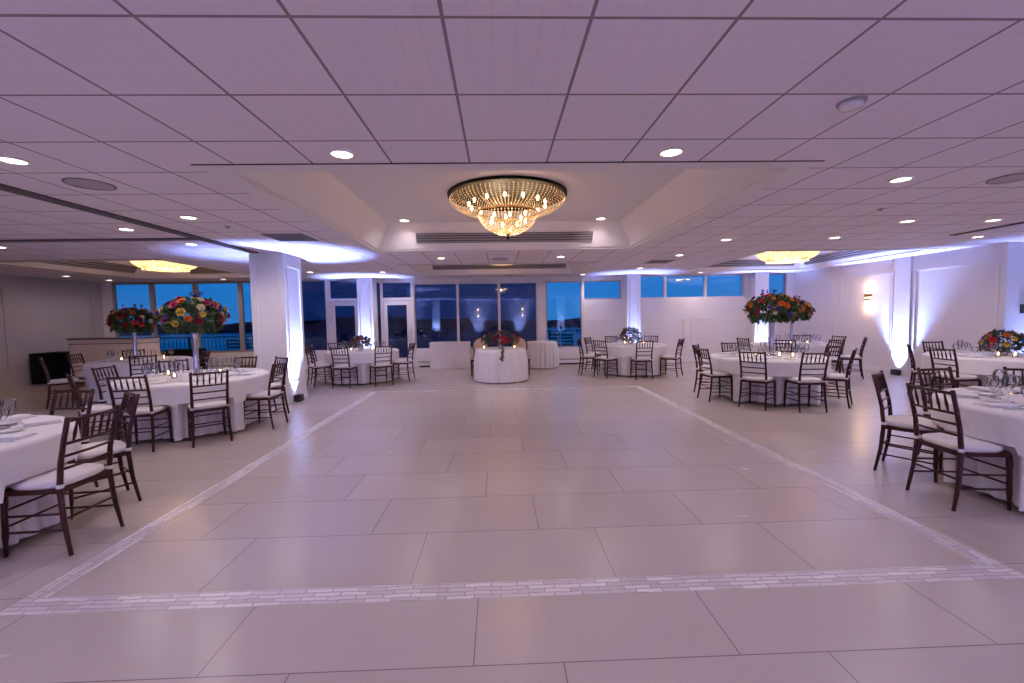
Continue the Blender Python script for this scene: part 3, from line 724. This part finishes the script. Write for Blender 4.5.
for key, lst in CHAIRS.items():
    cx, cy, R = TAB[key]; ds = DESC[key]
    srt = sorted(range(len(lst)), key=lambda i: screen_x(lst[i][0], lst[i][1]))
    for rank, i in enumerate(srt):
        x, y, a = lst[i]; t = math.atan2(y-cy, x-cx); rz = t+pi/2      # local +y of item points to the centre
        sd = ORD[rank] + '-from-left place at ' + ds
        def put(rad, side):
            return cx + rad*cos(t) - side*sin(t), cy + rad*sin(t) + side*cos(t)
        def free(rad, side):
            for d in (0, .05, -.05, .1, -.1, .15, -.15, .2, -.2, .26, -.26, .32, -.32):
                q = put(rad, side+d)
                if all((q[0]-o[0])**2+(q[1]-o[1])**2 > (o[2]+.046)**2 for o in OCC): break
            OCC.append((q[0], q[1], .043)); return q
        px, py_ = put(R-.16, 0); item('folded_napkin', me_nap, px, py_, rz+rnd.uniform(-.1, .1), 'folded white napkin, '+sd, 'napkin', 'napkins at the places')
        px, py_ = free(R-.32, .10+rnd.uniform(-.02, .02)); item('wine_glass', me_wine, px, py_, 0, 'stemmed wine glass, '+sd, 'wine glass', 'wine glasses')
        px, py_ = free(R-.36, -.01+rnd.uniform(-.02, .02)); item('water_goblet', me_goblet, px, py_, 0, 'short water goblet, '+sd, 'goblet', 'water goblets')
        px, py_ = free(R-.40, .16+rnd.uniform(-.02, .02)); item('wine_glass', me_wine, px, py_, 0, 'second, taller wine glass, '+sd, 'wine glass', 'wine glasses', sc_=1.1)
        if key in ('T1', 'T10', 'T2', 'T7', 'T9', 'T3'):
            px, py_ = put(R-.17, .10); item('fork', me_fork, px, py_, rz, 'steel fork, '+sd, 'fork', 'forks')
            px, py_ = put(R-.17, -.10); item('knife', me_knife, px, py_, rz, 'steel knife, '+sd, 'knife', 'knives')
            px, py_ = put(R-.33, -.18); item('bread_plate', me_plate, px, py_, 0, 'small white bread plate, '+sd, 'plate', 'bread plates')
# votives
me_cup = lathe_me('glass_cup', [(.0001, .002), (.030, .002), (.034, .03), (.036, .065), (.034, .065), (.032, .03), (.027, .008), (.0001, .008)], GLASS, 18)
me_cand = lathe_me('candle', [(.0001, .009), (.022, .009), (.022, .032), (.0001, .033)], WAX, 14)
me_flame = lathe_me('flame', [(.0001, .033), (.010, .040), (.012, .052), (.007, .068), (.0001, .082)], FLAME, 10)
def votive(x, y, label, z=None):
    v = thing('votive_candle', label, 'candle', (x, y, ztab if z is None else z), 0, 'lit votive candles')
    link('glass_cup', me_cup, v); link('candle', me_cand, v); link('flame', me_flame, v)
    return v
for key, l in VOT.items():
    cx, cy, R = TAB[key]
    l = sorted(l, key=lambda q: screen_x(cx+q[0], cy+q[1]))
    for n, (dx, dy) in enumerate(l): votive(cx+dx, cy+dy, 'lit votive candle, %s from left on %s' % (ORD[n], DESC[key]))

# ------------------------------------------------------------------ flowers
def rose_mesh(name, mt, layers=3, cup=.5):
    b = MB(); rr = random.Random(name)
    for L in range(layers):
        n = 6-L; tilt = 1.05-.38*L; size = .95-.22*L
        for k in range(n):
            t0 = 2*pi*(k+.5*L)/n + rr.uniform(-.1, .1); vs = []
            for j in range(4):
                v = j/3; ang = tilt*(v**.8); rad = size*sin(ang)*.95*v + .10*(1-v); z = size*.75*v*cos(ang)+.05*L
                wid = size*.62*sin(pi*min(1, .18+.72*v))
                for q in (-1, 0, 1):
                    d = Vector((cos(t0), sin(t0), 0)); s = Vector((-sin(t0), cos(t0), 0))
                    vs.append(d*(rad-abs(q)*.12*v*cup) + s*q*wid + Vector((0, 0, z+abs(q)*.10*v)))
            fs = [(j*3+q, j*3+q+1, (j+1)*3+q+1, (j+1)*3+q) for j in range(3) for q in range(2)]
            b.add(vs, fs)
    b.lathe([(.001, .55), (.12, .5), (.2, .3), (.12, 0)], 8, caps=False)
    return b.mesh(name, mt, True)
def petal_mat(n, c): return noisy('petal_'+n, c, tuple(q*.6 for q in c), 20, .6, spec=.3)
BLOOM = {n: rose_mesh('rose', petal_mat(n, c)) for n, c in dict(red=(.52, .015, .012), crimson=(.22, .008, .02), orange=(.72, .15, .02), yellow=(.72, .46, .05), cream=(.72, .58, .34), magenta=(.45, .01, .10), violet=(.12, .07, .30), blue=(.05, .10, .38)).items()}
def foliage(rx, rz, n, drop, seed, size=.075, umin=-.75):
    b = MB(); r = random.Random(seed)
    for i in range(n):
        a = r.random()*2*pi; u = r.uniform(umin, 1); s = sqrt(max(0, 1-u*u)); k = r.uniform(.68, 1.05)
        p = Vector((cos(a)*s*rx*k, sin(a)*s*rx*k, u*rz*k)); nrm = Vector((cos(a)*s, sin(a)*s, u*.9)).normalized()
        if u < -.1: nrm = (nrm + Vector((0, 0, -drop))).normalized()
        d = (nrm + Vector((r.uniform(-.7, .7), r.uniform(-.7, .7), r.uniform(-.5, .5)))).normalized(); L = size*r.uniform(.7, 1.5)
        w = d.cross(Vector((r.uniform(-1, 1), r.uniform(-1, 1), r.uniform(-1, 1)))); w = w.normalized()*L*.27; h = d.cross(w).normalized()*L*.08
        b.add([p, p+d*L*.45+w+h, p+d*L, p+d*L*.45-w+h, p+d*L*.5], [(0, 1, 4), (1, 2, 4), (2, 3, 4), (3, 0, 4)])
    # core twigs so nothing floats
    for i in range(26):
        a = r.random()*2*pi; u = r.uniform(-.6, 1); s = sqrt(1-u*u); b.tube([(0, 0, -rz*.5), (cos(a)*s*rx*.9, sin(a)*s*rx*.9, u*rz*.9)], .003, 4)
    return b
def bloom_set(parent, zc, rx, rz, n, pal, size, seed, umin=-.45):
    r = random.Random(seed)
    for i in range(n):
        u = umin + (1-umin)*(i+.5)/n; a = i*2.39996 + r.uniform(-.3, .3); s = sqrt(max(0, 1-u*u))
        k = r.uniform(.9, 1.03); nrm = Vector((cos(a)*s, sin(a)*s, u*.8+.12)).normalized(); c = r.choice(pal)
        o = link('rose', BLOOM[c], parent, (cos(a)*s*rx*k, sin(a)*s*rx*k, zc+u*rz*k)); o.rotation_euler = nrm.to_track_quat('Z', 'Y').to_euler()
        q = size*r.uniform(.75, 1.25); o.scale = (q, q, q*.9); o['label'] = '%s rose bloom' % c
VASE = mat('silver_vase', (.62, .58, .62), .12, .85)
def tall_centerpiece(x, y, label, seed, rx=.46, zc=1.60, rz=.30):
    c = thing('tall_centerpiece', label, 'flower arrangement', (x, y, .7575), 0, 'tall flower centerpieces'); z0 = zc-.7575
    MB().lathe([(.001, 0), (.10, 0), (.10, .012), (.045, .03), (.036, .08), (.034, .35), (.042, z0-rz-.04), (.07, z0-rz*.55), (.001, z0-rz*.55)], 24, caps=False).build('vase', VASE, c, True)
    f = foliage(rx, rz, 900, 1.6, seed, .070).build('foliage', LEAF, c); f.location = (0, 0, z0); f['kind'] = 'stuff'
    f = foliage(rx*1.02, rz*.9, 320, 2.2, seed+9, .085).build('foliage', LEAFD, c); f.location = (0, 0, z0-.03); f['kind'] = 'stuff'
    bloom_set(c, z0+.02, rx*1.12, rz*1.15, 54, ['red', 'orange', 'orange', 'yellow', 'red', 'crimson', 'magenta', 'cream', 'violet', 'orange'], .064, seed+1)
    r = random.Random(seed+5); SP = petal_mat('sprig', (.10, .08, .26))
    for k in range(5):
        b = MB(); a = r.random()*6.28; e = Vector((cos(a)*rx*.45, sin(a)*rx*.45, z0+rz*1.5)); b.tube([(e.x*.7, e.y*.7, z0+rz*.6), e], .003, 5)
        for q in range(5): p = e + Vector((r.uniform(-.02, .02), r.uniform(-.02, .02), r.uniform(-.03, .02))); b.tube([e-Vector((0, 0, .02)), p], .002, 4); b.lathe([(.001, -.014), (.012, 0), (.001, .014)], 6, p, False)
        b.build('sprig', SP, c)
tall_centerpiece(-4.37, 6.30, 'tall flower centerpiece on the table by the left pillar', 11, .36, 1.60, .23)
tall_centerpiece(-7.72, 9.32, 'tall flower centerpiece on the table by the bar', 23, .36, 1.56, .23)
tall_centerpiece(4.86, 7.5, 'tall flower centerpiece on the table right of the dance floor', 31, .37, 1.57, .23)
tall_centerpiece(7.10, 10.2, 'tall flower centerpiece on the rear right table', 47, .37, 1.55, .23)
def low_centerpiece(x, y, label, seed, rx, rz, n, pal, size=.05, zoff=.10, ztop=.7575):
    c = thing('low_centerpiece', label, 'flower arrangement', (x, y, ztop), 0, 'low flower centerpieces')
    MB().lathe([(.001, 0), (.055, 0), (.06, .02), (.075, .10), (.07, .10), (.001, .09)], 20, caps=False).build('vase', VASE, c, True)
    f = foliage(rx*.92, rz, 480, .0, seed, .055, -.55).build('foliage', LEAFD, c); f.location = (0, 0, zoff+rz*.45); f['kind'] = 'stuff'
    bloom_set(c, zoff+rz*.45, rx, rz*1.05, n, pal, size, seed+1, -.35)
    return c
low_centerpiece(-3.42, 10.7, 'low red and white flower bowl on the table by the glass doors', 61, .24, .17, 24, ['red', 'crimson', 'cream', 'cream', 'red', 'violet'], .045)
low_centerpiece(3.42, 11.05, 'low rust and pink flower bowl on the table by the rear panelled wall', 62, .25, .22, 28, ['orange', 'red', 'yellow', 'magenta', 'orange', 'crimson'], .045)
low_centerpiece(8.27, 6.78, 'bright mixed flower bowl on the table by the right wall', 63, .25, .20, 26, ['orange', 'magenta', 'blue', 'blue', 'red', 'orange', 'magenta', 'yellow'], .062)

# ------------------------------------------------------------------ sweetheart table and its chairs
def flat_drape(cx, cy, R, z1, name, label, seed, amp=.07, folds=20):
    o = drape(cx, cy, R, z1, lambda a: .02, folds, amp, [], seed, flare=.07).build(name, LINEN, None, True); o.location = (cx, cy, 0); return tag(o, label, 'tablecloth', 'white tablecloths')
def small_table(cx, cy, R, z1, label):
    t = thing('round_table', label, 'table', (cx, cy, 0), 0, 'round banquet tables')
    MB().lathe([(.001, z1-.03), (R-.02, z1-.03), (R-.02, z1-.004), (.001, z1-.004)], 40, caps=False).build('tabletop', mat('plywood', (.35, .24, .15), .6), t)
    for k in range(4):
        a = pi/4+k*pi/2; MB().tube([(R*.6*cos(a), R*.6*sin(a), z1-.03), (R*.6*cos(a), R*.6*sin(a), 0)], .016).build('leg', BLACK, t, True)
small_table(.03, 10.36, .60, .76, 'small round sweetheart table under its cloth beyond the dance floor')
flat_drape(.03, 10.36, .60, .765, 'tablecloth', 'floor-length white cloth on the sweetheart table beyond the dance floor', 71)
small_table(1.25, 12.78, .47, .76, 'small round table under its cloth against the windows')
flat_drape(1.25, 12.78, .47, .765, 'tablecloth', 'floor-length white cloth on the small round table by the window column', 72, .05, 22)
sw = low_centerpiece(.03, 10.30, 'dark red flower spray spilling over the front of the sweetheart table', 73, .44, .20, 30, ['crimson', 'crimson', 'red', 'cream', 'crimson', 'red'], .058, .11, .766)
o = link('dahlia', BLOOM['red'], sw, (.10, -.36, .22)); o.scale = (.11, .11, .09); o.rotation_euler = (radians(70), 0, .2); o['label'] = 'big red dahlia bloom'
o = link('dahlia', BLOOM['crimson'], sw, (-.06, -.33, .28)); o.scale = (.09, .09, .08); o.rotation_euler = (radians(50), 0, -.2)
b = MB(); r = random.Random(4)
for k in range(3):
    x0 = r.uniform(0, .12); pts = [(x0, -.45, .12), (x0+.01, -.70, .05), (x0+r.uniform(-.03, .03), -.745, -.12), (x0+r.uniform(-.05, .05), -.745, -.15-.03*k)]
    b.tube(pts, .004, 4)
    for j in range(14):
        t = .3+.7*j/13; i = min(2, int(t*3)); p = Vector(pts[i]).lerp(Vector(pts[i+1]), t*3-i if i < 3 else 1); d = Vector((r.uniform(-1, 1), r.uniform(-.5, .1), r.uniform(-1, .3))).normalized()*.05; w = d.cross(Vector((0, 1, 0))).normalized()*.016
        b.add([p, p+d*.5+w, p+d, p+d*.5-w], [(0, 1, 2, 3)])
b.build('trailing_vine', LEAFD, sw)
for x, y, lab in ((-.34, 10.14, 'lit votive candle at the left end of the sweetheart table'), (.38, 10.10, 'lit votive candle at the right end of the sweetheart table')): votive(x-.02, y, lab, .767)
def oval_chair(x, y, rz, label):
    c = thing('oval_back_chair', label, 'chair', (x, y, 0), rz, 'oval-back sweetheart chairs')
    for s in (-1, 1):
        MB().tube([(s*.20, -.24, 0), (s*.19, -.20, .25), (s*.19, -.19, .46)], [.014, .018, .022], 8).build('leg', WOOD, c, True)
        MB().tube([(s*.22, .22, 0), (s*.22, .22, .38)], [.014, .024], 8).build('leg', WOOD, c, True)
        MB().tube([(s*.19, -.19, .44), (s*.17, -.215, .60)], .016, 8).build('back_support', WOOD, c, True)
    b = MB(); N = 40; b.tube([(.20*cos(2*pi*k/N), -.235-.06*sin(2*pi*k/N), .75+.22*sin(2*pi*k/N)) for k in range(N+1)], .020, 8, False); b.build('back_frame', BLACK, c, True)
    b = MB(); vs = [(0, -.20, .75), (0, -.27, .75)]
    for off in (.018, -.018):
        for k in range(N): vs.append((.185*cos(2*pi*k/N), -.235-.06*sin(2*pi*k/N)+off, .75+.205*sin(2*pi*k/N)))
    fs = [(0, 2+k, 2+(k+1) % N) for k in range(N)] + [(1, 2+N+(k+1) % N, 2+N+k) for k in range(N)] + [(2+k, 2+N+k, 2+N+(k+1) % N, 2+(k+1) % N) for k in range(N)]
    b.add(vs, fs); b.build('back_pad', VELVET, c, True)
    MB().extrude([(-.20, -.20), (.20, -.20), (.245, .22), (.20, .25), (-.20, .25), (-.245, .22)], .38, .43).build('seat_frame', WOOD, c)
    MB().extrude([(-.19, -.18), (.19, -.18), (.23, .21), (.19, .235), (-.19, .235), (-.23, .21)], .43, .50).build('cushion', VELVET, c)
oval_chair(-.50, 11.25, radians(180), 'dark oval-back chair with cream pad, behind the left end of the sweetheart table')
oval_chair(.54, 11.25, radians(180), 'dark oval-back chair with cream pad, behind the right end of the sweetheart table')

# ------------------------------------------------------------------ other draped furniture
def box_drape(x0, x1, y0, y1, z1, mt, name, label, cat, seed, n=60, amp=.012):
    """cloth box with softly waving skirt"""
    r = random.Random(seed); ph = r.random()*6; per = []
    def walk():
        pts = []; m_ = 24
        for (ax, ay), (bx, by) in (((x0, y0), (x1, y0)), ((x1, y0), (x1, y1)), ((x1, y1), (x0, y1)), ((x0, y1), (x0, y0))):
            L = sqrt((bx-ax)**2+(by-ay)**2); k = max(6, int(L/.05)); nx, ny = (by-ay)/L, -(bx-ax)/L
            for i in range(k): pts.append((ax+(bx-ax)*i/k, ay+(by-ay)*i/k, nx, ny))
        return pts
    P = walk(); M_ = len(P); b = MB(); vs = []
    for j in range(7):
        s = j/6; z = z1*(1-s)+.012*s
        for i, (x, y, nx, ny) in enumerate(P):
            w = amp*s*(sin(i*.9+ph)+.6*sin(i*.37+ph*2)) + .006*s; vs.append((x+nx*w, y+ny*w, z))
    fs = [(j*M_+i, (j+1)*M_+i, (j+1)*M_+(i+1) % M_, j*M_+(i+1) % M_) for j in range(6) for i in range(M_)]
    fs.append(tuple(range(M_))); b.add(vs, fs); o = b.build(name, mt, None, False); return tag(o, label, cat)
box_drape(-2.06, -.88, 12.72, 13.25, .79, LINEN, 'draped_table', 'boxy table under a smooth white cloth below the middle windows', 'table', 5, amp=.006)
box_drape(-11.95, -11.1, 11.25, 11.95, .79, BLACKCLOTH, 'draped_table', 'black draped box table by the left wall beside the bar', 'table', 6)
box_drape(-9.3, -8.5, 12.1, 12.7, .76, BLACKCLOTH, 'draped_table', 'black draped table under the left windows behind the tall flowers', 'table', 8)
bc = thing('bar_counter', 'long cream bar counter with dark top under the left windows', 'bar', (-9.84, 11.3, 0))
def rrect(a, c, r, n=6):
    p = []
    for cx, cy, t0 in ((a-r, c-r, 0), (-a+r, c-r, 90), (-a+r, -c+r, 180), (a-r, -c+r, 270)):
        for k in range(n+1): t = radians(t0+90*k/n); p.append((cx+r*cos(t), cy+r*sin(t)))
    return p
MB().extrude(rrect(.96, .34, .22), .08, 1.13).build('body', CREAM, bc); MB().extrude(rrect(.92, .30, .2), 0, .08).build('plinth', BARTOP, bc)
MB().extrude(rrect(.966, .346, .224), 1.015, 1.03).build('inlay', BARTOP, bc); MB().extrude(rrect(.99, .37, .24), 1.13, 1.165).build('countertop', BARTOP, bc)

# ------------------------------------------------------------------ outside
struct(MB().box(-40, 40, YB+.17, 17.6, -.4, -.12).build('terrace_floor', DECKM))
rl = thing('terrace_railing', 'black iron railing along the terrace outside the windows', 'railing', (0, 17.0, -.12))
b = MB(); b.box(-26, 26, -.025, .025, 1.02, 1.06); b.build('top_rail', IRON, rl); b = MB(); b.box(-26, 26, -.02, .02, .10, .13); b.build('bottom_rail', IRON, rl)
for k in range(27): MB().box(-26.03+k*2, -25.97+k*2, -.03, .03, 0, 1.06).build('post', IRON, rl)
b = MB()
for k in range(347): b.box(-26+k*.15-.008, -26+k*.15+.008, -.008, .008, .12, 1.03)
tag(b.build('balusters', IRON, rl), kind='stuff')
def terrace_chair(x, y, rz, label):
    c = thing('terrace_chair', label, 'chair', (x, y, -.12), rz, 'dark slat-back chairs on the terrace')
    for s in (-1, 1):
        MB().tube([(s*.21, -.22, 0), (s*.21, -.20, .45), (s*.20, -.27, .98)], .018).build('leg', IRON, c); MB().tube([(s*.22, .2, 0), (s*.22, .2, .45)], .018).build('leg', IRON, c)
    MB().box(-.23, .23, -.22, .23, .43, .47).build('seat', IRON, c); b = MB()
    for z in (.58, .70, .82, .94): b.box(-.21, .21, -.265, -.245, z-.03, z+.03)
    b.build('backrest', IRON, c)
for x, y, a, lab in ((-9.6, 15.6, 190, 'dark slat-back terrace chair outside the left windows, leftmost'), (-8.9, 15.4, 170, 'dark slat-back terrace chair outside the left windows, second from left'), (-8.15, 15.8, 180, 'dark slat-back terrace chair outside the left windows, third from left'), (-7.4, 15.5, 200, 'dark slat-back terrace chair outside the left windows, fourth from left'),
                     (-5.7, 15.6, 180, 'dark slat-back terrace chair outside the window right of the left pillar'), (2.0, 15.6, 170, 'dark slat-back terrace chair outside the tall window right of centre'), (2.55, 15.4, 195, 'dark slat-back terrace chair outside near the rear panel wall')):
    terrace_chair(x, y, radians(a), lab)
struct(MB().box(-900, 900, 18, 420, -8.2, -8.).build('water', WATER))
b = MB(); r = random.Random(12); n = 160; vs = []
for k in range(n+1):
    x = -700+1400*k/n; hgt = 6.5+2.2*sin(k*.21)+1.2*sin(k*.57+1)+r.uniform(0, 1.3)
    if x > -20: hgt *= .82
    vs += [(x, 345, -8), (x, 352, -8+hgt*.8), (x, 362, -8+hgt+1.5), (x, 400, -8)]
b.add(vs, [(4*k+j, 4*k+4+j, 4*k+5+j, 4*k+1+j) for k in range(n) for j in range(3)])
struct(b.build('hills', HILLM))

w = bpy.data.worlds.new('dusk'); sc.world = w; w.use_nodes = True; t = NT(w); bg = t.n['Background']
tc = t.node('ShaderNodeTexCoord'); sp = t.node('ShaderNodeSeparateXYZ'); t.link(tc.outputs['Generated'], sp.inputs[0])
rp = t.node('ShaderNodeValToRGB'); e = rp.color_ramp.elements
e[0].position = .0; e[0].color = (.02, .15, .42, 1); e[1].position = 1.; e[1].color = (.003, .04, .16, 1)
q = rp.color_ramp.elements.new(.10); q.color = (.001, .145, .50, 1); q = rp.color_ramp.elements.new(.3); q.color = (.001, .10, .40, 1)
t.link(sp.outputs[2], rp.inputs[0]); t.link(rp.outputs[0], bg.inputs[0]); bg.inputs[1].default_value = 1.0

# ------------------------------------------------------------------ view
vs_ = sc.view_settings; vs_.view_transform = 'Standard'; vs_.look = 'None'; vs_.gamma = 1; vs_.use_curve_mapping = False; vs_.exposure = 0.34
cy_ = sc.cycles; cy_.use_denoising = True; cy_.max_bounces = 8; cy_.diffuse_bounces = 5; cy_.glossy_bounces = 4; cy_.transparent_max_bounces = 24
cy_.sample_clamp_indirect = 6; cy_.caustics_reflective = False; cy_.caustics_refractive = False
